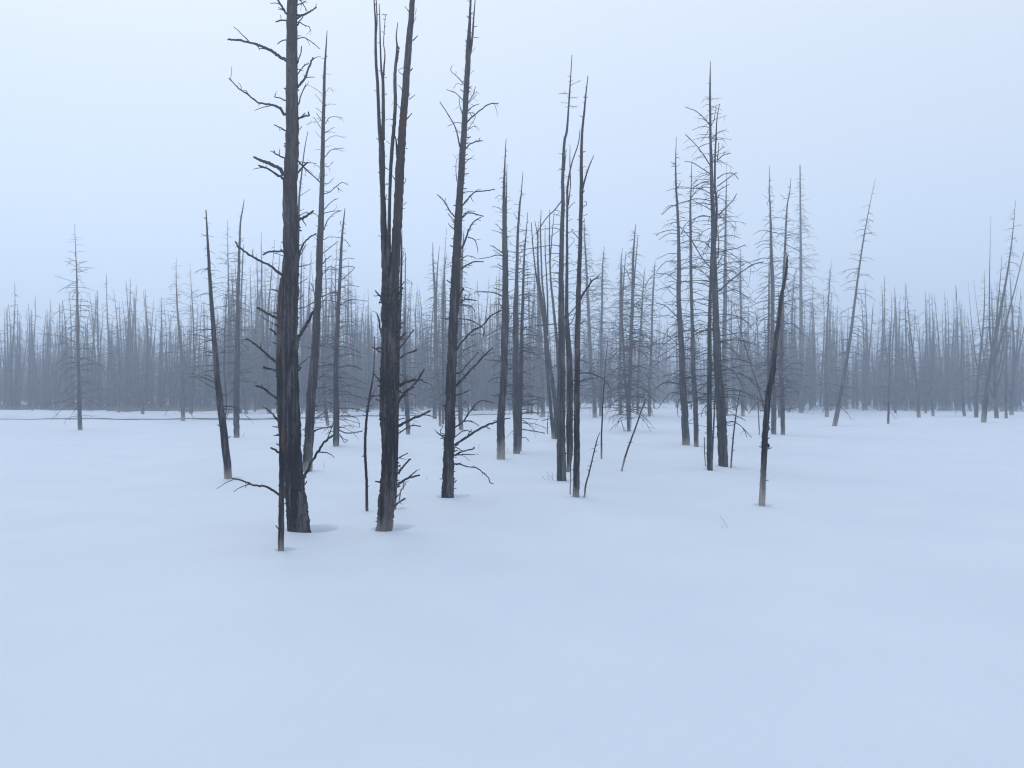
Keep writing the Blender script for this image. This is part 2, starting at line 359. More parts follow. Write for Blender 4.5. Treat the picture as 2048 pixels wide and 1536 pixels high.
tree('slim broken-topped snag with brown split bark, standing in front of the thickest left trunk',
 'B1 468,785,38 455,950,46 450,1100,52 443,1536,52 C1 445,100,48 450,400,46 464,600,48 463,900,46 461,1100,46 457,1490,50', M_snag,
 'B1 435,890 405,882 378,872 w14;428,1110 370,1080 310,1045 262,1018 w22-16;430,1170 380,1145 310,1100 280,1078 w8;428,1245 400,1215 368,1192 w21-16;415,1455 350,1400 270,1330 185,1272 w25-14;412,1525 360,1510 315,1495 w21-15;432,940 424,930 w8;428,1005 420,1000 w8;'
 'C1 415,260 370,230 320,190 255,165 w23-14;425,430 380,385 328,342 w19-12;440,700 410,680 375,662 w20-15;437,640 422,628 w15;437,1035 380,995 320,970 230,958 150,925 70,908 w23-11;484,1058 496,1054 w16;484,1112 496,1108 w12',
 name='broken_snag', cat='snag', sides=20, stubs=22, broken=True)
tree('tall straight pine with sparse curled limbs just right of the thickest left trunk',
 'A1 825,245,5 815,400,12 803,600,20 800,800,24 793,1000,28 790,1200,32 787,1400,36 783,1536,38 B1 778,300,44 765,600,50 755,900,52 742,1100,56 735,1300,64 718,1536,72 C1 705,200,72 690,400,70 678,650,72 665,855,75', M_darkp,
 'A1 815,590 858,597 w4;818,735 845,700 878,738 w4;790,755 730,710 650,668 w5;790,830 760,790 730,755 w5;785,905 760,880 740,865 w5;783,970 740,905 w8;780,1030 745,980 720,935 w6;740,975 700,978 660,1000 w4;775,1100 745,1070 730,1045 w4;815,845 850,832 900,838 w4;'
 '815,985 845,940 900,935 948,945 w7;815,1060 850,1035 885,1017 w6;815,1055 860,1055 898,1065 w4;812,1130 865,1090 930,1090 970,1108 w5;812,1250 850,1205 900,1190 955,1185 w8;880,1190 920,1200 955,1212 w4;810,1330 840,1330 878,1290 w5;810,1320 855,1362 w4;805,1410 828,1395 w5;805,1470 840,1465 875,1425 w7;'
 'B1 805,110 840,100 900,50 945,20 995,40 w8;900,50 920,75 950,92 w5;805,230 860,175 910,148 w9;805,265 870,250 945,245 w8;800,395 830,320 880,270 940,245 w9;800,475 850,455 935,462 w7;800,580 850,540 915,488 w9;793,665 820,635 858,605 w11;748,480 735,472 w7;725,915 710,860 692,820 w9;790,930 850,905 920,900 w9;'
 '800,745 850,690 920,740 w8;785,970 840,962 930,990 w8;725,975 650,1015 590,1030 w8;C1 722,360 775,358 w7;720,390 770,385 812,420 w6;718,430 770,432 805,445 w6;720,465 800,460 w5;720,505 790,500 812,525 w6;720,525 790,505 870,492 w13-8;718,560 733,558 w7;655,505 605,530 w9;740,20 830,0 900,-10 w9;745,110 790,90 850,100 w6;765,185 830,172 880,165 w6',
 sides=24, stubs=30, crn=dict(n=30, lo=.25, hi=.96, L=.45, r=.006, droop=.6))
tree('shorter slim pine with densely drooping branches, between the thickest and four-stemmed pines',
 'B1 968,225,5 955,340,12 945,440,16 935,600,22 927,800,26 915,1000,30 908,1150,34 900,1350,38 895,1536,40 C1 897,300,46 897,500,48 897,650,50', M_darkp,
 'B1 930,655 985,625 1045,632 w7;935,705 1000,690 1045,700 w8;938,490 970,480 1010,535 w8;935,580 985,560 w5;935,800 990,760 1048,700 w9;930,860 1000,840 1082,855 w8;925,1010 1000,960 1080,960 1150,970 w8;915,950 860,800 830,790 w7;905,900 850,905 790,935 w9;925,1140 1000,1130 1070,1165 w7;920,1330 1000,1345 1095,1382 w9;925,1410 1010,1395 1110,1420 w8;880,1350 830,1310 770,1335 w9;885,1490 830,1480 760,1490 w10;905,1040 870,980 840,850 w7;935,325 932,345 945,380 w5;'
 'C1 920,20 1000,5 1060,15 1105,40 w14-8;925,100 1030,110 1150,155 w8;920,190 1000,165 1135,195 w8;920,240 1000,235 1130,270 w8;920,350 1000,345 1090,360 1140,380 w9;920,410 1000,405 1070,435 1085,500 w8;925,430 1010,445 1090,470 w7;920,520 980,545 1040,540 1105,530 w12-7;925,560 950,600 970,628 w8;925,555 960,595 990,600 975,622 w7;870,210 800,180 740,230 w7;875,310 810,290 740,300 w7;870,530 840,540 818,552 w8',
 sides=14, stubs=12, crn=dict(n=120, lo=.12, hi=.95, L=.95, r=.010, droop=1.1, twigs=1.2))
tree('thick charred pine that splits into four tall stems, orange-brown split wood near its foot',
 'B2 184,735,24 182,790,84 181,850,130 180,930,140 180,1100,135 172,1300,126 165,1536,124 C2 173,200,138 175,400,132 172,600,110 168,800,106 160,1000,112 148,1150,114 132,1330,112', M_brown,
 'A2 325,90 310,70 293,50 w7;358,325 380,305 395,285 w11;365,180 380,150 385,130 w4;375,120 388,70 w4;340,565 358,545 w11;290,538 240,560 w5;285,600 260,585 240,565 w7;275,730 260,700 238,678 w7;325,770 335,742 w7;330,795 355,775 378,757 w7;265,880 240,845 205,803 w6;313,950 335,925 352,905 w11;200,957 160,952 140,962 w6;185,1158 145,1125 w5;245,1170 220,1155 w6;70,728 50,724 w6;80,1115 65,1103 w7;100,1390 80,1375 w10;133,1340 170,1358 w9;215,1435 190,1395 w9;282,1480 305,1435 285,1430 w6;135,622 152,622 w5;140,750 145,746 w6;138,1250 155,1248 w5;305,1190 315,1187 w8;'
 'B2 135,40 160,35 w6;140,150 150,115 w8;285,200 310,175 w7;102,130 88,128 w7;185,1005 120,950 55,885 w18-11 f;100,1200 90,1120 70,1065 w17-9;108,930 105,895 w12;100,1380 60,1350 28,1335 w15;190,930 200,870 225,825 w12 f;250,910 280,860 w19;255,860 288,815 w15;245,1185 268,1145 w20;245,1280 300,1220 w22;235,1360 300,1290 365,1195 w17-11;235,1435 310,1390 388,1362 w18-12;115,690 105,692 w9;'
 'C2 120,155 80,110 45,70 w17-11;140,300 90,250 20,248 w13-9;105,250 82,235 w13;180,160 205,115 230,95 w18 f;235,180 300,140 370,122 438,120 w30-15;240,290 310,210 390,130 450,32 w27-11;235,440 295,425 w13;240,490 320,450 430,400 500,365 w26-13;245,545 300,510 350,485 425,490 w12-8;235,750 280,725 320,703 w13;220,885 280,815 340,750 w22-13;'
 '215,985 260,940 320,905 412,880 w28-13;320,905 360,870 395,840 w13;215,1070 235,1050 255,1028 w13;215,1125 250,1095 298,1068 w17-12;95,1130 75,1130 w9;80,1250 62,1253 w13;118,725 107,720 w9;116,800 108,800 w8;118,915 108,915 w8;112,975 102,975 w9;188,1250 195,1250 w8;130,60 110,60 w6',
 'A2 425,-1500,6 392,-700,24 370,-200,36 354,0,42 340,200,46 322,400,52 308,600,54 298,750,55 285,900,57 275,1050,60 262,1250,66 250,1400,70 248,1536,70 B2 238,300,72 225,500,74 216,700,76 210,850,82 200,1000,80;'
 'A2 40,-120,6 48,0,10 60,200,16 62,450,22 78,700,25 90,1000,28 108,1150,44 112,1300,48 118,1536,38 B2 122,200,42 128,400,50 138,600,62 146,740,70 151,860,76 158,1000,76;'
 'A2 55,-80,4 65,0,8 72,170,10 66,300,9 68,480,12;'
 'A2 90,30,5 97,300,12 105,550,16 118,650,24 122,900,28 120,1120,30;A2 140,120,5 130,240,6 125,350,8 135,430,10 128,540,14 120,660,18;'
 'A2 238,180,5 226,290,10 232,370,14 225,480,20 215,620,26 218,850,27 205,1050,30 192,1200,31 180,1400,28 175,1536,27 B2 172,200,27 168,400,32 165,520,38 162,650,48 165,780,50;'
 'A2 238,360,5 246,390,8 240,440,10 232,500,10;A2 210,1080,10 222,1110,10 230,1180,16 236,1260,20',
 sides=44, stubs=34, well=.09, flute=.11)
tree('thin dark trunk pressed close behind the right side of the four-stemmed pine',
 'B2 272,400,4 268,600,14 262,900,20 250,1200,24 240,1500,26 C2 238,100,26 235,400,26 230,700,26 220,1000,26 214,1160,24', M_darkpp,
 'B2 275,640 290,560 w4;270,700 285,640 w4', sides=12, crn=dict(n=34, lo=.45, hi=.97, L=.4, r=.007), well=.08)
tree('short pale bleached stick leaning at the foot of the four-stemmed pine',
 'C2 305,935,4 285,975,8 262,1010,10 250,1085,10', M_straw, name='leaning_stick', cat='stick', sides=8, stubs=2)
tree('thin crooked dark pole rising left of the four-stemmed pine',
 'F 749,674,1.6 747,744,3 738,800,4.2 732,850,5 730,900,5.6 733,960,5.6 734,1022,6.2', M_dark,
 'C1 1140,520 1150,500 w6;F 732,800 738,796 w5;731,870 727,866 w6;733,820 745,790 753,775 w7', name='crooked_pole', cat='pole', sides=12, stubs=8)
tree('thin needle-topped pine behind the gap right of the four-stemmed pine',
 'B2 300,578,4 298,700,8 297,900,10 295,1100,14 290,1300,26 290,1536,30 C2 300,200,34 315,400,34 320,555,34', M_greyp,
 'C2 335,350 360,350 388,352 w6;330,370 360,385 382,395 w6;330,480 345,515 w6;B2 300,795 335,810 360,840 w5;300,935 340,945 w4;300,1000 340,1060 w5', sides=12, crn=dict(n=90, lo=.12, L=.8, r=.011))
tree('spindly fork-topped pine hidden behind the thickest left trunk, slim tip showing at its right',
 'A1 672,1050,4 650,1160,7 632,1290,10 620,1400,12 605,1536,14 B1 598,250,16 592,640,18 575,1200,22 C1 570,300,24 572,600,26', M_dark,
 'A1 615,1470 635,1465 w4;612,1500 635,1500 w4;A1 628,1320 655,1375 648,1410 w6;B1 612,125 650,100 690,72 w6;600,20 630,40 w4;600,250 625,240 640,230 w5', sides=10, crn=dict(n=26, lo=.5, L=.35, r=.006))
tree('tall central pine with upswept hooked limbs and a long limb reaching right near its foot',
 'A2 830,-90,8 822,0,14 812,200,22 800,420,40 800,500,40 793,600,42 775,900,46 765,1100,48 755,1200,52 745,1400,54 735,1536,54 B2 722,300,62 715,500,66 705,700,72 693,900,74 685,1100,76 675,1300,76 668,1536,78 C2 660,200,82 655,400,84 650,600,85 643,800,90 638,950,96 634,1065,100', M_dark,
 'A2 765,670 710,610 665,570 668,530 w8;760,678 710,670 685,712 w5;757,800 700,745 628,717 w9;750,905 735,840 728,780 w8;747,985 700,982 637,1010 w7;733,1160 710,1060 680,980 575,815 w14-6;720,1060 717,1030 w4;775,575 765,545 w5;808,600 850,560 w5;800,720 820,705 835,718 w4;798,820 840,760 860,692 w9;800,830 870,757 w7;797,885 840,850 892,830 w9;'
 '797,970 870,905 960,838 1045,825 w14-7;797,905 840,905 858,940 800,1035 w7;797,1040 840,1012 870,1015 w7;785,1125 820,1092 w7;788,1135 825,1145 w5;780,1190 820,1150 870,1132 918,1125 w13-8;775,1245 797,1232 w10;775,1275 825,1270 w7;770,1315 800,1280 823,1267 w9;770,1355 790,1345 w7;712,1450 705,1380 705,1300 722,1268 w7;765,1470 775,1460 w9;845,298 893,305 w6;850,215 877,207 w6;830,415 860,380 w5;790,325 775,320 w6;790,370 777,366 w5;720,1335 682,1332 w5;'
 'B2 760,105 790,95 840,92 w9;757,200 800,150 850,100 930,88 1015,75 w15-8;752,300 790,255 855,250 w9;755,305 790,270 830,265 925,292 w13-8;690,290 650,240 610,170 555,117 w13-8;690,325 640,270 w10;685,390 660,370 643,348 w10;750,325 772,325 w7;752,540 780,480 815,380 850,330 905,298 w19-8;830,352 868,352 w6;800,460 850,475 870,520 880,567 w9;750,710 790,680 850,655 925,655 w15-9;745,640 780,610 830,612 870,630 w9;745,705 770,695 815,702 w7;'
 '660,820 630,800 w15;668,690 660,680 w9;730,940 745,900 768,865 w20;735,985 790,955 870,965 w15 f;750,1000 800,1005 845,1030 860,1110 w9;647,1122 610,1110 575,1105 w9;720,1110 790,1115 850,1135 905,1170 930,1200 925,1255 w10-6;705,1360 760,1290 830,1210 910,1170 980,1090 1070,1040 w17-10;735,1410 780,1355 870,1315 w8;745,1536 810,1460 885,1375 w13;'
 'F 912,771 926,757 941,740 951,730 970,710 986,696 w24-11;C2 705,240 760,225 815,200 w15;700,495 760,455 820,370 890,290 950,290 1000,300 w15-7;765,450 830,450 890,488 w11;695,575 740,540 780,522 840,538 w11;605,580 580,560 548,537 w15;600,590 575,585 w9;695,640 760,595 860,530 960,480 1040,450 w22-13 f;950,500 980,512 w9;700,655 750,685 w11;695,720 760,690 830,675 855,655 w15-10;695,722 760,715 850,718 w13;690,738 712,738 w6;'
 '690,795 745,783 w13;740,795 800,815 870,825 930,870 965,905 975,940 1003,952 w11-7;690,850 700,850 w9;688,910 700,910 w9;686,945 708,920 w12;688,988 708,985 w9;588,912 573,912 w9;580,540 610,460 w7;590,985 582,985 w7;603,640 597,640 w6;603,668 597,668 w6',
 'A2 862,-60,4 857,0,7 845,150,12 835,300,17 818,430,20', sides=34, stubs=40, well=.09, crn=dict(n=40, lo=.1, hi=.9, L=.3, r=.005))
tree('slender twin-tipped pine, right of the tall central pine, with short limbs on its left side',
 'A2 1105,1110,4 1095,1300,11 1090,1450,20 B2 1088,100,24 1090,300,32 1093,500,40 1098,700,44 1100,900,48 1098,1100,56 1092,1300,56 1090,1536,54 C2 1080,200,52 1065,400,58 1060,600,60 1065,755,64', M_darkpp,
 'B2 1075,130 1045,125 1015,150 w5;1075,250 1040,220 995,212 w6;1065,395 1040,365 1020,355 w7;1068,425 1030,410 985,398 w6;1070,580 1020,545 978,522 w10;1065,600 1000,560 w7;1070,605 1030,600 960,620 880,632 w9;1068,715 1035,697 970,697 w6;1070,690 1035,675 w9;1070,880 1000,862 w9;1070,925 1000,900 920,893 853,898 w11-7;1072,1030 1060,1000 1043,968 w9;1065,1185 1000,1215 945,1248 w7;1060,1285 1020,1260 w6;1060,1450 1000,1442 935,1437 w10;1060,1415 1040,1405 990,1420 w6;'
 'C2 1055,100 1000,110 960,138 w9;1045,245 985,237 w10;1090,430 1135,425 w13;1040,440 995,450 w7;1092,390 1108,390 w6', 'A2 1112,1320,4 1108,1536,9 B2 1106,200,12 1103,480,14 1100,560,14',
 sides=20, stubs=24, crn=dict(n=90, lo=.25, hi=.97, L=.5, r=.008))
tree('left one of two adjoining straight trunks near the centre, smooth spire top',
 'A3 88,1372,4 75,1536,9 B3 62,200,16 48,400,20 42,600,24 38,800,28 32,1000,40 30,1200,44 30,1536,48 C3 30,300,52 35,500,52 38,710,54', M_greyp,
 'B3 50,325 30,290 15,268 w6;52,370 20,368 w5;55,590 100,555 200,545 w7;45,690 70,650 60,600 w6;50,745 100,720 155,712 w8;C3 0,430 w2', sides=16, stubs=14, crn=dict(n=80, lo=.2, L=.8, r=.010))
tree('slightly shorter right one of two adjoining straight trunks near the centre',
 'B3 126,258,4 115,400,8 98,600,14 90,800,18 85,1000,22 78,1200,26 72,1536,36 C3 65,300,38 62,690,32', M_greyp,
 'B3 95,610 130,590 165,570 w6;90,750 130,755 w6;95,745 140,740 150,745 w6;100,820 160,810 210,818 w6;90,960 130,965 200,998 w8;90,1120 140,1110 200,1095 w8;88,1240 160,1240 220,1260 250,1300 w8;'
 'C3 80,70 130,40 190,20 w7;85,240 150,240 200,260 w8;80,330 150,315 210,305 w8;85,385 150,378 235,385 w9;80,430 150,430 208,438 w8;78,440 120,460 148,500 w7;75,515 150,525 262,545 w10-7;75,580 110,582 138,615 w8', sides=14, crn=dict(n=110, lo=.15, L=.9, r=.011))
tree('thickest left trunk of the dark three-trunk cluster right of centre, wavy top',
 'A3 480,440,5 470,600,8 460,750,12 450,900,14 438,1050,19 420,1130,21 410,1300,24 405,1450,26 407,1536,28 B3 408,200,30 400,400,34 395,600,36 393,800,40 395,1000,46 395,1200,52 393,1536,60 C3 392,300,64 393,600,68 396,930,72', M_grey,
 'B3 400,160 340,240 270,310 195,430 w11-7;380,395 330,383 250,395 210,415 w7;380,405 340,430 300,465 w6;378,530 330,520 260,530 120,552 w8;378,590 320,587 255,605 w7;373,742 310,745 245,775 w7;370,815 325,795 w7;365,945 335,930 w7;355,1155 280,1160 180,1165 50,1195 w7;'
 'A3 470,685 500,665 543,650 w6;455,755 420,748 373,750 w6;465,785 500,778 518,785 w6;447,825 395,822 w5;460,848 527,855 w6;430,1110 410,1095 w5;C3 365,435 300,432 240,445 w10;430,60 400,30 380,0 w7', 'A3 433,1200,4 425,1290,8 418,1370,10',
 sides=22, stubs=24, crn=dict(n=36, lo=.35, hi=.75, L=.45, r=.007), well=.05)
tree('curving middle trunk of the dark three-trunk cluster, bulging pale foot behind its neighbours',
 'B3 445,120,12 440,400,18 440,600,22 438,900,26 438,1100,32 450,1300,42 462,1536,46 C3 462,300,50 460,500,54 463,700,48 450,855,28', M_darkpp,
 'B3 425,1110 470,1060 515,1010 w12 f;455,1170 490,1110 510,1060 w9;440,560 500,480 460,455 w5;440,740 500,720 w6;440,430 490,400 480,395 w5;435,250 485,190 505,180 w7;440,140 480,120 w6;450,330 485,310 w6;438,850 410,860 w6', 
 'A3 545,1035,5 530,1150,8 480,1300,10 455,1420,14 440,1536,18 B3 443,120,18 442,300,18;A3 465,1170,4 463,1300,7 468,1450,8 B3 465,80,8 450,200,10', sides=16, crn=dict(n=50, lo=.3, L=.45, r=.007))
tree('front right trunk of the dark three-trunk cluster, pointed top and raised elbow limb',
 'A3 608,605,5 592,750,10 578,900,15 562,1050,18 555,1250,22 555,1536,28 B3 550,300,30 545,500,32 538,700,36 532,900,41 528,1100,45 522,1300,46 522,1536,47 C3 518,300,48 518,600,49 515,900,52 513,1060,52', M_darkp,
 'B3 565,220 595,195 590,170 575,175 w7;565,290 605,272 w6;570,335 582,320 w9;530,465 500,430 475,395 w8;550,950 590,880 640,810 700,765 w22-9;632,815 628,788 w12;515,930 485,910 w9;555,1145 578,1130 w13;550,1210 580,1225 w9;520,525 505,518 w6;A3 570,970 562,945 w6;545,1340 535,1340 w6;565,1340 590,1330 w6;545,1260 532,1240 w7;555,1150 545,1145 w6;'
 'C3 550,65 620,65 700,95 750,130 785,188 w11-6;550,130 620,110 690,103 w9;545,165 570,162 w6;B3 550,1395 565,1388 w8;550,1440 600,1455 620,1475 w6;560,990 570,980 w8', 'A3 655,1243,5 625,1310,9 600,1380,12 580,1450,14 568,1536,16 B3 560,90,18',
 sides=20, stubs=26)
tree('short thin stub of a pole between the two front trunks of the three-trunk cluster',
 'C3 470,780,7 468,900,9 466,1035,11', M_greyp, name='thin_pole', cat='pole', sides=8, stubs=2)
tree('short bent stick poking up just right of the dark three-trunk cluster',
 'C3 702,540,5 680,600,8 655,700,10 620,850,12 590,960,13 580,1060,14', M_darkp, name='bent_stick', cat='stick', sides=10, stubs=7)
tree('upright slim pole with no branches, right of the three-trunk cluster',
 'B3 765,1290,3 745,1500,7 C3 742,100,9 733,200,10 722,400,12 716,600,13 716,750,15', M_darkpp, name='thin_pole', cat='pole', sides=10, stubs=6)
tree('straight branchless pole leaning strongly to the right over open snow',
 'C3 1068,275,8 1030,380,11 990,500,12 945,620,13 905,740,14 878,850,15', M_darkp, 'C3 1050,262 1055,235 1075,212 w6', name='leaning_pole', cat='pole', sides=10, stubs=5)
tree('curved thin-stemmed pine leaning left, outermost stem of the fan left of the three-trunk cluster',
 'B3 155,340,6 165,500,9 185,700,12 215,900,16 240,1050,20 262,1200,24 285,1350,26 305,1500,28 C3 325,150,32 345,300,34 355,590,32', M_grey,
 '', sides=12, crn=dict(n=60, lo=.3, L=.5, r=.008))
tree('fan-shaped pine of several curved thin stems left of the three-trunk cluster, pale foot',
 'B3 182,325,4 205,450,10 205,600,12 215,800,16 245,1000,20 262,1200,22 272,1400,24 C3 280,50,26 295,200,28 315,400,30 332,590,34', M_greyp,
 '', 'B3 233,240,4 228,400,10 232,550,12 240,800,14 262,1000,16 275,1200,18;B3 265,360,3 265,560,8 278,800,11 285,1000,14 282,1250,16', sides=12, crn=dict(n=60, lo=.3, L=.5, r=.008))
tree('curved two-tipped pine just behind the left trunk of the three-trunk cluster',
 'B3 302,238,4 300,400,8 302,600,12 310,800,14 330,1000,18 350,1200,22 365,1400,24 C3 375,100,26 385,400,28 390,600,30', M_grey,
 'B3 320,700 345,670 375,690 w6;320,1150 280,1160 200,1170 w6', 'B3 338,255,3 320,450,8 306,640,9', sides=12, crn=dict(n=50, lo=.35, L=.5, r=.008))
tree('pale grey trunk standing farther back behind the fan of curved stems',
 'B3 210,330,3 208,600,12 212,800,20 215,1000,28 220,1300,30 C3 228,0,30 240,200,34 250,415,36', M_far, sides=10, crn=dict(n=110, lo=.15, L=1.0, r=.014))
tree('tiny upright stick in the snow left of the three-trunk cluster', 'C3 290,370,4 286,450,6 283,552,7', M_dark, name='short_stick', cat='stick', sides=8, stubs=2)
# right-hand group
tree('dark leading pine of the right-hand group, tallest spire with wide arching limbs',
 'A4 435,490,4 432,700,14 433,900,18 436,1100,20 442,1300,26 448,1536,30 B4 455,200,34 458,400,36 462,600,40 470,800,44 475,1000,46 482,1200,52 490,1400,58 495,1536,60 C4 510,200,70 520,400,74 530,600,76 538,812,78', M_grey,
 'A4 430,1000 380,940 320,890 232,855 w9-5;425,1020 370,1012 290,1040 w7;420,1040 400,1080 362,1132 w6;430,1320 380,1240 320,1160 235,1075 w11-6;315,1168 280,1170 238,1192 w5;430,1225 370,1240 315,1285 w5;430,1390 350,1335 290,1300 228,1292 w9;490,1285 540,1240 595,1227 w9;455,1240 510,1200 548,1168 w7;490,1280 500,1200 502,1140 w8;490,1430 540,1395 600,1383 635,1400 660,1435 w8;490,1490 560,1440 645,1380 w9;430,1450 380,1455 300,1500 w8;430,1500 370,1500 325,1536 w7;490,1530 540,1500 585,1475 w9;445,995 465,960 480,865 w8;400,960 412,930 w5;'
 'B4 432,105 360,72 280,65 175,65 w9;432,165 340,150 260,165 130,210 45,275 w9-5;432,235 380,205 290,165 w9;432,295 370,285 310,310 240,350 200,440 w8;438,545 400,505 350,487 290,485 200,505 w9;435,700 380,640 330,560 290,490 230,410 190,375 w12-6;435,790 380,740 300,705 200,715 w9;435,860 370,830 265,815 w9;430,965 380,955 280,965 w8;420,1085 350,1080 250,1095 w8;500,280 560,220 610,170 645,110 w10;485,450 520,400 555,375 w9;495,610 502,500 490,400 w13;505,580 570,560 650,545 712,520 w11;500,670 520,620 540,585 w10;'
 '505,885 580,820 680,740 780,675 860,655 w14-8;505,910 590,885 640,880 720,930 795,980 w8;520,1140 640,1105 720,1130 765,1200 w8;530,1245 650,1225 742,1225 w10;440,1200 370,1210 310,1240 w8;'
 'C4 555,405 620,400 680,425 715,445 w9;555,460 620,455 680,490 765,578 w11-5;690,500 715,540 728,580 w7;555,490 600,480 640,470 w6;550,210 620,205 700,210 760,250 w7;555,260 620,270 700,330 745,385 w7;550,350 620,340 690,300 w7;400,320 370,370 365,415 w7;555,535 570,535 w7;560,575 578,570 w7',
 'A4 508,832,4 488,950,8 480,1100,12 472,1300,14 472,1536,16 B4 478,100,17 485,250,18 480,420,16 470,560,14', sides=24, stubs=22, crn=dict(n=125, lo=.2, hi=.92, L=1.2, r=.010, droop=1.0), well=.05)
tree('dark straight trunk left of the leading right-hand pine, closest to the camera in that group',
 'B4 447,500,14 440,700,18 432,1000,26 428,1200,31 428,1536,35 C4 426,400,38 428,600,41 430,840,44', M_dark,
 'C4 408,235 362,233 w6;405,390 393,405 w6;410,465 398,463 w6;B4 425,1380 360,1400 300,1440 w9', sides=16, stubs=16, crn=dict(n=60, lo=.2, L=.7, r=.008))
tree('narrow pale stem squeezed between the two dark trunks of the right-hand group',
 'C4 478,100,6 472,250,10 465,400,13 455,600,15 448,760,16', M_grey, sides=10, stubs=4)
tree('pale-barked leftmost pine of the right-hand group, arching limbs reaching left',
 'A4 163,1095,3 158,1250,8 158,1400,14 163,1536,16 B4 170,200,20 180,400,24 183,600,28 183,800,32 182,1000,34 195,1200,40 205,1350,45 212,1536,48 C4 218,200,56 230,400,58 238,640,62', M_greyp,
 'B4 165,405 120,400 40,420 0,450 w8;160,430 100,430 20,480 w7;163,590 100,590 0,635 w7;165,650 90,650 40,690 0,740 w8;160,800 90,755 0,748 w8;165,880 90,855 0,885 w8;160,1090 80,1010 0,985 w10;165,1155 100,1190 40,1315 w7;170,1310 100,1250 0,1205 w9;165,1320 80,1380 0,1430 w8;'
 'C4 190,155 120,140 50,150 0,190 w12-7;195,235 130,220 80,260 20,345 w10;190,105 95,125 w8;245,240 300,210 w9;255,300 280,300 282,355 w15;245,170 300,150 w8;185,280 170,340 178,420 w8;262,465 295,468 w7;A4 150,1310 120,1297 w6;150,1330 115,1335 w5;165,1335 190,1315 w5;175,1500 195,1460 w9;160,1505 85,1527 w6',
 sides=18, stubs=22, crn=dict(n=105, lo=.2, hi=.95, L=1.1, r=.011, droop=1.1))
tree('second pine from the left in the right-hand group, slim with a smooth pale stem',
 'A4 287,1295,4 280,1536,9 B4 275,200,16 277,500,20 280,800,24 285,1000,26 292,1200,30 300,1536,34 C4 310,200,36 318,400,38 323,655,38', M_greyp,
 'B4 290,130 330,90 400,50 w7;285,355 330,300 430,290 w7;265,480 210,500 w6;270,160 180,200 w5;300,700 350,710 430,790 w7;300,960 370,955 w6;305,1080 360,1080 w6;310,1200 370,1205 w8;C4 310,165 370,150 w7;315,170 400,150 w6;300,60 240,75 w8',
 sides=14, stubs=16, crn=dict(n=105, lo=.2, hi=.95, L=1.05, r=.011, droop=1.0))
tree('shorter far pine with dense drooping limbs, directly right of the leading right-hand pine',
 'A4 568,1380,3 562,1536,8 B4 558,300,14 555,600,20 553,900,28 548,1200,32 545,1536,34 C4 552,100,32 560,300,28 562,395,28', M_grey, 'B4 565,590 640,610 740,660 w7;570,850 640,900 740,940 w7;570,700 640,700 700,790 w7', sides=12, crn=dict(n=130, lo=.12, L=1.8, r=.018, droop=1.2, twigs=1.3))
tree('thin dark pole leaning slightly right, at the foot of the right-hand group',
 'C4 670,210,4 650,330,8 635,430,10 620,560,12 608,690,13 598,825,14', M_darkpp, name='thin_pole', cat='pole', sides=10, stubs=8)
tree('short thin stick just left of the right-hand group front trunk', 'C4 386,580,7 388,700,8 397,812,10', M_greyp, 'C4 386,584 402,584 w6', name='short_stick', cat='stick', sides=8, stubs=2)
tree('tapering pole with snapped top and bleached white foot, alone at the far right foreground',
 'B4 1048,625,14 1045,700,20 1030,800,24 1000,950,29 985,1100,33 965,1250,38 945,1400,42 935,1536,45 C4 905,200,46 885,400,46 872,600,47 862,800,45 852,1000,47 848,1130,49', M_darkpp,
 'B4 1055,655 1048,625 w9;C4 858,645 835,638 w8;880,650 893,638 900,655 w30-20;860,562 852,560 w8;910,512 920,512 w7;B4 1000,930 985,922 w8', name='broken_snag', cat='snag', sides=22, stubs=22, well=.05, broken=True)
tree('pale tall pine behind the snapped far-right pole, drooping limbs reaching left',
 'A4 908,1330,3 906,1536,8 B4 912,200,12 918,400,18 922,600,24 930,800,28 932,1000,30 930,1200,32 928,1536,36 C4 938,200,38 942,400,40 940,555,42', M_far,
 'B4 905,410 840,405 780,435 w6;905,480 850,490 790,515 w7;905,515 850,515 800,545 w6;905,630 850,625 740,662 w8;900,670 860,668 830,672 w6;910,820 860,880 800,905 w6;915,880 860,900 785,965 w7;895,965 830,975 760,1010 w8;905,1020 850,1030 795,1033 w7;900,1220 830,1230 745,1330 w8;895,1300 830,1300 760,1335 w7;C4 890,60 830,90 760,130 w8;888,275 800,310 745,390 w8',
 'B4 905,650,6 903,1000,14 898,1536,22 C4 898,60,22 902,200,20', sides=14, stubs=10, crn=dict(n=120, lo=.15, L=1.3, r=.013, droop=1.2))
tree('slim grey pine rising behind the top of the snapped far-right pole, tip bent right',
 'A4 1080,1420,3 1070,1536,6 B4 1050,200,10 1038,400,14 1030,600,18 1020,800,20 1010,1000,25 1005,1300,30 1002,1536,32 C4 1008,200,34 1013,400,34 1015,558,34', M_far,
 'B4 1035,310 990,300 930,300 w5;1040,150 1020,140 995,115 w4;1045,520 1090,540 1148,565 w7;1045,440 1100,430 1150,435 w6;1035,930 1080,880 1150,850 w7;1015,980 1090,960 1150,950 w7;C4 1020,170 1090,130 1150,120 w8;1025,350 1080,350 1150,330 w7', sides=12, stubs=10, crn=dict(n=120, lo=.15, L=1.2, r=.013, droop=1.2))
tree('long faint thin trunk leaning left behind the snapped far-right pole',
 'B4 620,1000,3 690,1250,7 765,1500,11 C4 800,120,13 850,290,14 885,430,14 905,520,14', M_grey, name='leaning_pole', cat='pole', sides=8, stubs=10)
tree('short thin stick left of the snapped far-right pole', 'C4 812,230,4 820,400,8 828,560,9', M_greyp, name='short_stick', cat='stick', sides=8, stubs=3)
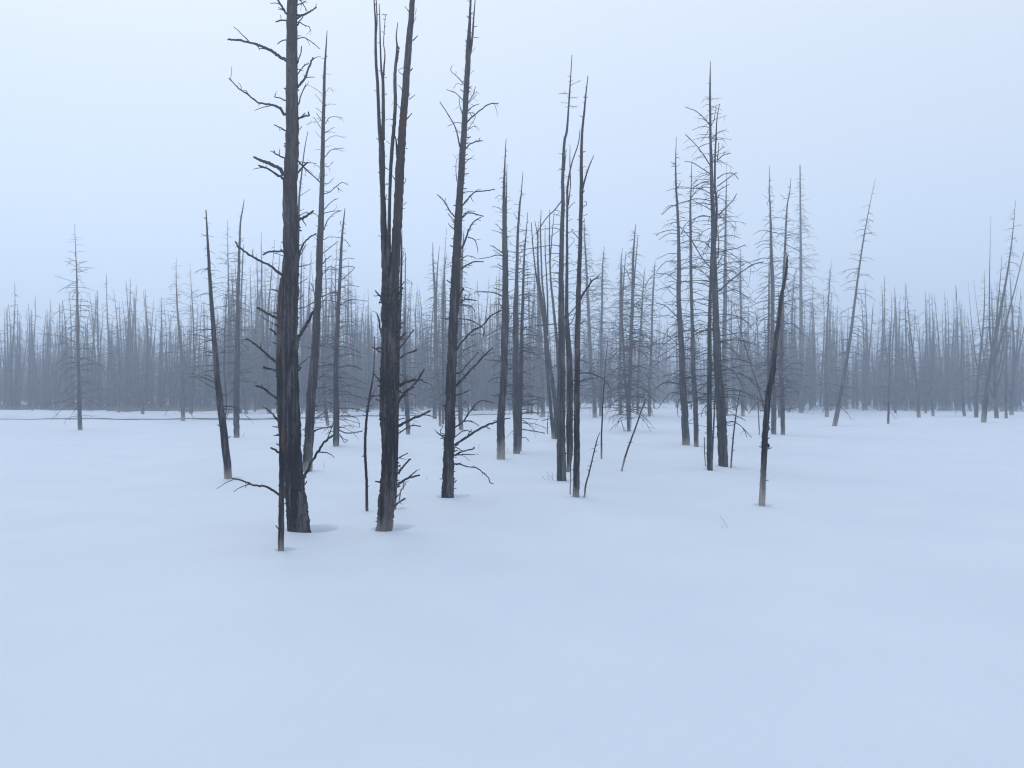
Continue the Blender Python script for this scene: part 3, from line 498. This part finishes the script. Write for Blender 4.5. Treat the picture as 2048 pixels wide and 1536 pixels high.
# left side
tree('pine at the left edge with bare pointed tip and thick pale-footed trunk',
 'B1 163,155,4 150,230,8 133,330,12 127,450,14 122,600,18 117,800,22 112,1000,26 108,1300,36 103,1536,46 C1 100,200,50 100,400,46 100,580,44', M_greyp,
 'B1 125,735 170,740 w4;110,835 70,810 30,803 w6;105,965 50,940 5,920 w7;110,980 170,990 200,1020 w6;105,1240 40,1240 0,1240 w6;105,1370 50,1365 0,1365 w6;110,1450 50,1470 0,1485 w7;120,435 103,432 w4;118,590 90,592 w5;C1 70,200 20,240 0,245 w7;135,60 170,110 210,130 w5', 
 sides=16, stubs=14, crn=dict(n=100, lo=.25, L=.75, r=.012))
tree('thin pine directly behind and right of the left-edge pine', 'B1 160,510,3 152,600,8 143,800,12 136,1000,15 131,1300,19 C1 128,0,22 128,250,26 128,400,26', M_far, sides=10, crn=dict(n=100, lo=.15, L=1.0, r=.014))
tree('leaning charred trunk cut off by the left edge of the photo, only its foot showing', 'F 412,420,2 420,560,7 430,700,10 440,810,12.5 448,870,13.5 457,958,14.5', M_darkp, '', sides=14, stubs=10, crn=dict(n=60, lo=.3, L=.6, r=.008))
tree('twisted thin sapling at the far left edge above the leaning trunk foot', 'B1 28,870,5 15,1050,8 5,1250,10 0,1500,12 C1 12,200,12 18,330,11 10,430,10 2,520,12', M_dark, 'C1 8,450 30,400 35,375 w7', name='dead_sapling', cat='tree', sides=8, stubs=6)
tree('small leaning pale trunk behind the drooping pine, between left foreground trees', 'B1 790,1100,6 788,1350,12 C1 795,100,16 810,300,22 830,485,30', M_far, sides=10, crn=dict(n=60, lo=.2, L=.9, r=.012))
# farther single trees in the middle distance
tree('pale pine with twin needle tips seen left of the tall central pine', 'B2 518,500,4 522,700,12 535,900,22 540,1200,28 540,1536,30 C2 537,200,34 535,430,34', M_far, '', 'B2 572,530,3 556,700,9 548,900,14 545,1050,16', sides=10, crn=dict(n=150, lo=.12, L=1.5, r=.016, droop=1.1))
tree('smooth thin trunk close left of the tall central pine, sharp bare tip', 'B2 628,595,3 610,750,10 603,1000,14 600,1300,16 C2 600,0,18 602,200,18 600,470,18', M_grey, sides=10, crn=dict(n=80, lo=.15, hi=.9, L=.8, r=.012))
tree('slightly leaning far trunk between the twin-needle pine and the smooth thin trunk', 'B2 540,900,6 545,1200,14 C2 548,0,18 570,250,22 578,490,23', M_far, sides=10, crn=dict(n=70, lo=.15, L=.9, r=.013))
tree('grey pine partly hidden behind the right side of the tall central pine', 'B2 768,400,4 755,600,14 745,800,24 740,1100,28 735,1536,34 C2 738,300,36 745,520,36', M_far, 'B2 750,380 752,480 w5', sides=12, crn=dict(n=150, lo=.12, L=1.1, r=.014, droop=1.0))
tree('brown-tinged far pine right of the three-trunk cluster, drooping dense spire', 'B3 578,300,3 580,450,9 590,600,14 600,800,18 610,1000,24 620,1200,26 635,1536,30 C3 655,200,34 665,420,36', M_far, sides=10, crn=dict(n=230, lo=.12, L=2.0, r=.018, droop=1.2, twigs=1.2))
tree('cone-shaped far pine with drooping limbs behind the upright slim pole', 'B3 740,530,3 728,640,8 722,800,14 720,1000,16 715,1300,20 C3 712,0,22 708,410,24', M_far, sides=10, crn=dict(n=220, lo=.12, L=2.2, r=.018, droop=1.25))
tree('far double-tipped pine left of the tallest misty spire, right of centre', 'B3 885,545,3 873,650,8 868,900,16 868,1200,22 865,1536,26 C3 865,200,30 868,400,32', M_far, '', 'B3 912,570,3 898,750,9 885,950,14 878,1150,16', sides=10, crn=dict(n=190, lo=.12, L=1.9, r=.018, droop=1.2))
tree('tallest misty spire with drooping limbs above the strongly leaning pole', 'B3 990,350,4 978,500,11 968,650,18 965,900,26 955,1200,28 945,1536,30 C3 937,200,32 935,400,30 935,530,29', M_far, 'C3 930,525 900,525 880,470 868,420 w8;B3 950,820 920,730 870,670 w8;950,1170 900,1130 w8', 'B3 1008,440,3 995,600,8 982,740,12 975,860,14', sides=12, crn=dict(n=230, lo=.1, L=1.5, r=.015, droop=1.2, twigs=1.2))
tree('curved thinner trunk meeting the foot of the tallest misty spire', 'B3 880,700,5 880,1100,14 895,1536,20 C3 905,50,21 915,200,23 928,400,25 932,515,25', M_far, sides=10, crn=dict(n=80, lo=.15, L=1.0, r=.013))
tree('slim far pine just right of the tallest misty spire', 'B3 1065,700,3 1050,850,8 1035,1100,14 1018,1400,16 C3 1012,0,18 1008,200,20 1005,395,22', M_far, sides=10, crn=dict(n=150, lo=.12, L=1.4, r=.016))
tree('tall far pine with open limbs right of the strongly leaning pole', 'B3 1145,640,3 1135,800,11 1125,1000,16 1110,1536,22 C3 1103,100,26 1100,250,28 1100,410,29', M_far, 'B3 1060,860 1100,790 1145,745 w8;C3 1115,350 1130,405 w7', sides=10, crn=dict(n=180, lo=.12, L=1.7, r=.017, droop=1.15))
tree('far pine with fine limbs between the right-hand group and the snapped pole', 'B4 678,545,2 675,800,10 680,1000,14 682,1536,22 C4 687,100,26 690,200,28 695,410,30', M_far, sides=10, crn=dict(n=210, lo=.12, L=2.0, r=.018, droop=1.2))
tree('faint tall pine near the right edge, right of the slim grey pine', 'B4 1115,700,3 1092,1000,10 1085,1536,20 C4 1076,100,26 1072,330,28', M_far, sides=10, depth=72, crn=dict(n=180, lo=.12, L=2.0, r=.02, droop=1.2))
tree('half hidden far trunk between the two pale trunks behind the snapped pole', 'B4 1000,900,4 985,1300,16 C4 985,0,24 990,200,26 990,420,26', M_far, sides=10, crn=dict(n=90, lo=.15, L=1.2, r=.015))
tree('misty pine with drooping limbs cut by the right edge of the photo', 'F 1600,330,2 1601,450,4 1602,600,6 1602,750,8 1603,826,9', M_far, sides=10, crn=dict(n=260, lo=.1, L=2.2, r=.018, droop=1.3, twigs=1.3))
# ------------------------------------------------------------------ dry stalks in the snow
def stalk(label, pts, group=None):
    q = parse(pts)[0][0]; Y = ground_depth(q[0][0], q[0][1]); b = unproj(q[0][0], q[0][1], Y)
    P = smooth(path3d(q, Y, b, .03), 4); P = np.vstack([P[0] - (P[1] - P[0]) * 1.5, P]); mb = MB()
    mb.tube(P, np.linspace(.0022, .0012, len(P)) * max(1, Y / 9), 5)
    rg = random.Random(len(pts)); small_tube(mb, P[len(P) // 2], (rg.uniform(-1, 1), 0, 1), .05, .0014, .0008, rg, seg=3, sides=4)
    o = mb.build('dry_stalk', M_straw); o.location = b
    return tag(o, label, 'twig', group)
stalk('thin dry twig leaning left alone in open snow below the right-hand group', 'C4 577,1307 545,1255 512,1205')
stalk('tiny horizontal grass blade beside the lone leaning twig in open snow', 'C4 540,1301 530,1299 520,1294')
for s in ('C3 262,920 250,900 238,880', 'C3 298,925 292,890 283,852', 'C3 328,922 326,890 320,855', 'C3 327,928 318,900 308,875'):
    stalk('one of the fine dry grass stems beside the foot of the three-trunk cluster', s, 'grass stems by the three-trunk cluster')
stalk('faint dry stem right of the tall straight left pine foot', 'C1 798,825 799,800 800,772')
stalk('faint dry stem right of the left-edge pine foot', 'C1 150,575 158,560 166,540')
for s in ('C2 880,670 888,650 898,630', 'C2 1124,700 1120,680 1116,665', 'C2 472,918 470,910 468,900'):
    stalk('fine dry grass stem in the snow right of the tall central pine', s, 'grass stems right of the central pine')

# ------------------------------------------------------------------ the snow field: one sheet round the viewer, reaching past the fog
def snow():
    fine = np.radians(np.arange(-44, 44.01, 0.17)); coarse = np.radians(np.arange(46, 315, 3.0))
    az = np.concatenate([fine, coarse]); nA = len(az)
    r = [0.0]; x = 0.4
    while x < 380: r.append(x); x *= 1.0105 if (x < 4 or x > 60) else (1.0042 if x < 16 else 1.006)
    r.append(380.0); r = np.array(r); nR = len(r)
    Rg, Ag = np.meshgrid(r, az, indexing='ij'); X = Rg * np.sin(Ag); Yg = Rg * np.cos(Ag)
    Z = terrain(X, Yg)
    V = np.stack([X, Yg, Z], -1).reshape(-1, 3)
    i = np.arange(nR - 1)[:, None] * nA; j = np.arange(nA)[None, :]; j2 = (j + 1) % nA
    Q = np.stack([i + j, i + nA + j, i + nA + j2, i + j2], -1).reshape(-1, 4)
    me = bpy.data.meshes.new('snow_ground'); me.vertices.add(len(V)); me.vertices.foreach_set('co', V.astype(np.float32).ravel())
    me.loops.add(Q.size); me.loops.foreach_set('vertex_index', Q.astype(np.int32).ravel())
    me.polygons.add(len(Q)); me.polygons.foreach_set('loop_start', (np.arange(len(Q)) * 4).astype(np.int32)); me.polygons.foreach_set('loop_total', np.full(len(Q), 4, np.int32))
    me.polygons.foreach_set('use_smooth', np.ones(len(Q), bool)); me.update(calc_edges=True)
    m, n, l, p = mat_new('snow')
    tc = n.new('ShaderNodeTexCoord'); a = n.new('ShaderNodeTexNoise'); a.inputs['Scale'].default_value = 0.6; a.inputs['Detail'].default_value = 5; l.new(tc.outputs['Object'], a.inputs[0])
    r_ = n.new('ShaderNodeValToRGB'); l.new(a.outputs[0], r_.inputs[0]); e = r_.color_ramp.elements
    e[0].position = .3; e[0].color = (0.76, 0.81, 0.875, 1); e[1].position = .7; e[1].color = (0.80, 0.855, 0.91, 1)
    l.new(r_.outputs[0], p.inputs['Base Color']); p.inputs['Roughness'].default_value = .75; p.inputs['Specular IOR Level'].default_value = .2
    b1 = n.new('ShaderNodeTexNoise'); b1.inputs['Scale'].default_value = 5; b1.inputs['Detail'].default_value = 8; b1.inputs['Roughness'].default_value = .6; l.new(tc.outputs['Object'], b1.inputs[0])
    b2 = n.new('ShaderNodeTexNoise'); b2.inputs['Scale'].default_value = 110; b2.inputs['Detail'].default_value = 3; l.new(tc.outputs['Object'], b2.inputs[0])
    u1 = n.new('ShaderNodeBump'); u1.inputs['Strength'].default_value = .5; u1.inputs['Distance'].default_value = .02; l.new(b1.outputs[0], u1.inputs['Height'])
    u2 = n.new('ShaderNodeBump'); u2.inputs['Strength'].default_value = .35; u2.inputs['Distance'].default_value = .003; l.new(b2.outputs[0], u2.inputs['Height']); l.new(u1.outputs[0], u2.inputs['Normal'])
    l.new(u2.outputs[0], p.inputs['Normal']); me.materials.append(m)
    return tag(link(bpy.data.objects.new('snow_ground', me)), kind='structure')
snow()

def sheet(name, xs, near, far, lift, mat, ny=10, edge=0.3, seed=1):
    """a thin irregular sheet lying on the ground between two lines"""
    rg = np.random.RandomState(seed); V = []; nx = len(xs)
    ph = rg.uniform(0, 6, 6)
    wob = lambda x, k: edge * (np.sin(x * 1.1 + ph[k]) + .6 * np.sin(x * 2.9 + ph[k + 1]) + .4 * np.sin(x * 6.1 + ph[k + 2]))
    for i, x in enumerate(xs):
        a = near(x) + wob(x, 0); b = max(a + .02, far(x) + wob(x, 3))
        for j in range(ny): 
            y = a + (b - a) * j / (ny - 1); V.append((x, y, float(terrain(x, y)) + lift(j / (ny - 1))))
    F = [(i * ny + j, (i + 1) * ny + j, (i + 1) * ny + j + 1, i * ny + j + 1) for i in range(nx - 1) for j in range(ny - 1)]
    me = bpy.data.meshes.new(name); me.from_pydata(V, [], F); me.polygons.foreach_set('use_smooth', [True] * len(F)); me.materials.append(mat)
    return tag(link(bpy.data.objects.new(name, me)), kind='structure')
m, n, l, p = mat_new('wet_mud')
tc = n.new('ShaderNodeTexCoord'); a = n.new('ShaderNodeTexNoise'); a.inputs['Scale'].default_value = 1.4; a.inputs['Detail'].default_value = 5; l.new(tc.outputs['Object'], a.inputs[0])
r_ = n.new('ShaderNodeValToRGB'); l.new(a.outputs[0], r_.inputs[0]); r_.color_ramp.elements[0].position = .35; r_.color_ramp.elements[0].color = (.03, .028, .028, 1); r_.color_ramp.elements[1].position = .7; r_.color_ramp.elements[1].color = (.10, .085, .07, 1)
l.new(r_.outputs[0], p.inputs['Base Color']); p.inputs['Roughness'].default_value = .8; M_mud = m
m, n, l, p = mat_new('dry_meadow')
tc = n.new('ShaderNodeTexCoord'); a = n.new('ShaderNodeTexNoise'); a.inputs['Scale'].default_value = .8; a.inputs['Detail'].default_value = 6; l.new(tc.outputs['Object'], a.inputs[0])
r_ = n.new('ShaderNodeValToRGB'); l.new(a.outputs[0], r_.inputs[0]); r_.color_ramp.elements[0].position = .4; r_.color_ramp.elements[0].color = (.09, .075, .06, 1); r_.color_ramp.elements[1].position = .72; r_.color_ramp.elements[1].color = (.24, .20, .16, 1)
l.new(r_.outputs[0], p.inputs['Base Color']); p.inputs['Roughness'].default_value = .95; M_mead = m
sy = lambda x: float(stream_y(x))
sheet('stream_bed', np.arange(-75, 6, .25), lambda x: sy(x) + 1.5, lambda x: sy(x) + 2.1, lambda t: .075 + .05 * max(0, t - .8) * 5, M_mud, edge=.05, seed=2)
sheet('bare_ground', np.arange(-70, -18.9, .5), lambda x: 62 + 1.5 * max(0, (x + 26) / 2) ** 1.5, lambda x: 92 - 14 * max(0, (x + 30) / 5), lambda t: .05, M_mead, edge=1.2, seed=3, ny=14)
sheet('bare_ground', np.arange(5.0, 17, .3), lambda x: 71 + (x - 6) * .5, lambda x: 71 + (x - 6) * .6 + 7 * math.sin(min(1, max(0, (x - 5) / 12)) * math.pi), lambda t: .05, M_mead, edge=.4, seed=5, ny=10)

# ------------------------------------------------------------------ the forest behind, thinning into the fog
def proto(seed, H, n, L, fan=0, thick=.10, crook=.12):
    rg = random.Random(seed); z = np.linspace(-.4, H, 16)
    P = np.stack([crook * np.sin(z * .5 + seed) + rg.uniform(-.04, .04) * z, crook * np.cos(z * .4 + seed * 2) + rg.uniform(-.03, .03) * z, z], -1)
    rad = np.maximum(thick * (1 - np.clip(z / H, 0, 1)) ** .85, .008); rad[0:2] *= 1.1
    mb = MB(); mb.tube(P, rad, 8, make_flute(rg, .06))
    for k in range(fan):
        i = rg.randrange(2, 6); az = rg.uniform(0, 6.28); q = P[i] + np.array([0, 0, 0])
        h = H * rg.uniform(.7, .98) - q[2]; t = np.linspace(0, 1, 9)
        s = h * rg.uniform(.10, .2); F = q + np.stack([math.cos(az) * s * t ** .7, math.sin(az) * s * t ** .7, h * t], -1)
        mb.tube(F, np.maximum(rad[i] * .6 * (1 - t), .006), 6)
    tm = mb.mesh('trunk', M_far)
    cb = MB(); crown(cb, P, rad, rg, n, .1, .97, L, droop=1.15, r=.015, twigs=1.0)
    return tm, cb.mesh('crown', M_far), H
protos = [proto(1, 9.5, 110, 1.3), proto(2, 8.6, 130, 1.6), proto(3, 10.5, 120, 1.2), proto(4, 7.6, 120, 1.4, fan=1), proto(5, 9.0, 50, .7, fan=5, thick=.11), proto(6, 8.2, 40, .8, fan=4, thick=.09),
          proto(7, 9.8, 150, 1.9, thick=.12), proto(8, 7.0, 60, .8, thick=.07), proto(9, 8.8, 45, .7, fan=3), proto(10, 10.2, 120, 1.4, fan=2, thick=.12), proto(11, 6.2, 70, 1.0, thick=.06), proto(12, 9.2, 160, 1.6, thick=.09)]
rgf = random.Random(77)
zones = [   # photo x range, depths, count, label, group
 (448, 560, 48, 88, 36, 'faint thin bare pine in the misty stand left of the thickest left trunk', 'misty pines left of the thickest trunk'),
 (600, 745, 49, 88, 38, 'faint thin bare pine in the misty stand between the thickest and the four-stemmed pine', 'misty pines between the two big left pines'),
 (790, 895, 56, 110, 24, 'faint bare pine in the mist between the four-stemmed pine and the central pine', 'misty pines left of the central pine'),
 (925, 1080, 56, 98, 36, 'faint bare pine in the misty stand right behind the central pine', 'misty pines right of the central pine'),
 (1080, 1250, 72, 125, 26, 'hazy bare pine in the far mist behind the three-trunk cluster', 'misty pines behind the three-trunk cluster'),
 (1250, 1420, 76, 130, 22, 'very pale bare pine in the far mist above the strongly leaning pole', 'misty pines left of the right-hand group'),
 (1440, 1600, 62, 120, 32, 'pale bare pine in the mist behind the snapped far-right pole', 'misty pines behind the snapped pole'),
 (20, 440, 32, 110, 26, 'misty bare pine in the stand beyond the far left side', 'misty pines on the far left'),
 (1610, 2030, 30, 115, 24, 'misty bare pine in the stand beyond the far right side', 'misty pines on the far right')]
used = {}
for (a, b, y0, y1, cnt, lab, grp) in zones:
    placed = []; tilt = 2.6
    for i in range(cnt):
        for _ in range(20):
            Y = y0 + (y1 - y0) * rgf.random() ** .9; px = rgf.uniform(a, b); X = (px - CX) / FPX * Y
            if abs(Y - sy(X) - 1.2) < 2.5: continue
            if all((X - q[0]) ** 2 + (Y - q[1]) ** 2 > .8 for q in placed): break
        placed.append((X, Y)); k = rgf.randrange(12); tm, cm, H = protos[k]
        o = empty('dead_pine', (X, Y, float(terrain(X, Y))))
        t = link(bpy.data.objects.new('trunk', tm), o); c = link(bpy.data.objects.new('crown', cm), o)
        s = rgf.uniform(.85, 1.3) * (1.18 if b < 1090 and a > 445 else 1); o.scale = (s * rgf.uniform(.9, 1.1),) * 2 + (s,)
        o.rotation_euler = (R(rgf.gauss(0, tilt)), R(rgf.gauss(0, tilt)), rgf.uniform(0, 6.28))
        tag(o, lab, 'tree', grp)
# beyond that the trees run together: one mass
def forest_mass():
    rg = random.Random(5); V = []; F = []; n0 = 0
    pr = []
    for s in range(9):
        mb = MB(); H = rg.uniform(7.5, 10.5) if s < 6 else rg.uniform(2.5, 5); z = np.linspace(-.4, H, 7); P = np.stack([.1 * np.sin(z * .5 + s), .1 * np.cos(z * .6 + s), z], -1)
        rad = np.maximum(.11 * (1 - np.clip(z / H, 0, 1)) ** .85, .012); mb.tube(P, rad, 5)
        for i in range(46 if s < 6 else 60):
            t = rg.uniform(.1, .96); az = rg.uniform(0, 6.28); L = 1.5 * min(1, (1.02 - t) * 1.8) * rg.uniform(.4, 1); d = np.array([math.cos(az), math.sin(az), rg.uniform(0, .5)])
            c = np.array([np.interp(t * H, z, P[:, 0]), np.interp(t * H, z, P[:, 1]), t * H]); small_tube(mb, c, d, L, .018, .008, rg, 1.2, seg=4, sides=3)
        pr.append((np.concatenate(mb.v), np.concatenate(mb.f)))
    for i in range(3600):
        px = rg.uniform(-350, 2400); Y = (66 if px < 1100 or px > 1480 else 96) + 95 * rg.random() ** 1.2; X = (px - CX) / FPX * Y
        v, f = pr[rg.randrange(9)]; a = rg.uniform(0, 6.28); s = rg.uniform(.85, 1.4); ca, sa = math.cos(a) * s, math.sin(a) * s
        w = np.stack([v[:, 0] * ca - v[:, 1] * sa + X, v[:, 0] * sa + v[:, 1] * ca + Y, v[:, 2] * s + float(terrain(X, Y, False))], -1)
        w[:, 0] += v[:, 2] * rg.gauss(0, .04); V.append(w); F.append(f + n0); n0 += len(v)
    mb = MB(); mb.v = V; mb.f = F
    o = mb.build('distant_forest', M_far)
    tag(o, 'misty mass of bare pine trunks running together at the far edge of the snow', 'forest', None, 'stuff')
forest_mass()

# ------------------------------------------------------------------ the fog: one closed box round everything
def haze(density, x=420, y=420, z0=-1.5, z1=17.5):
    v = [(sx * x, sy_ * y, z) for z in (z0, z1) for sx, sy_ in ((-1, -1), (1, -1), (1, 1), (-1, 1))]
    f = [(3, 2, 1, 0), (4, 5, 6, 7), (0, 1, 5, 4), (1, 2, 6, 5), (2, 3, 7, 6), (3, 0, 4, 7)]
    me = bpy.data.meshes.new('haze'); me.from_pydata(v, [], f)
    m = bpy.data.materials.new('haze'); m.use_nodes = True; n = m.node_tree.nodes; n.clear()
    o = n.new('ShaderNodeOutputMaterial'); p = n.new('ShaderNodeVolumePrincipled')
    p.inputs['Color'].default_value = HAZE_COL; p.inputs['Density'].default_value = density; p.inputs['Anisotropy'].default_value = 0.2
    m.node_tree.links.new(p.outputs[0], o.inputs['Volume']); me.materials.append(m)
    tag(link(bpy.data.objects.new('haze', me)), 'pale cold blue fog filling the air of the snowy forest', 'fog', None, 'stuff')
HAZE_COL = (0.75, 0.83, 0.95, 1)
haze(0.0055)
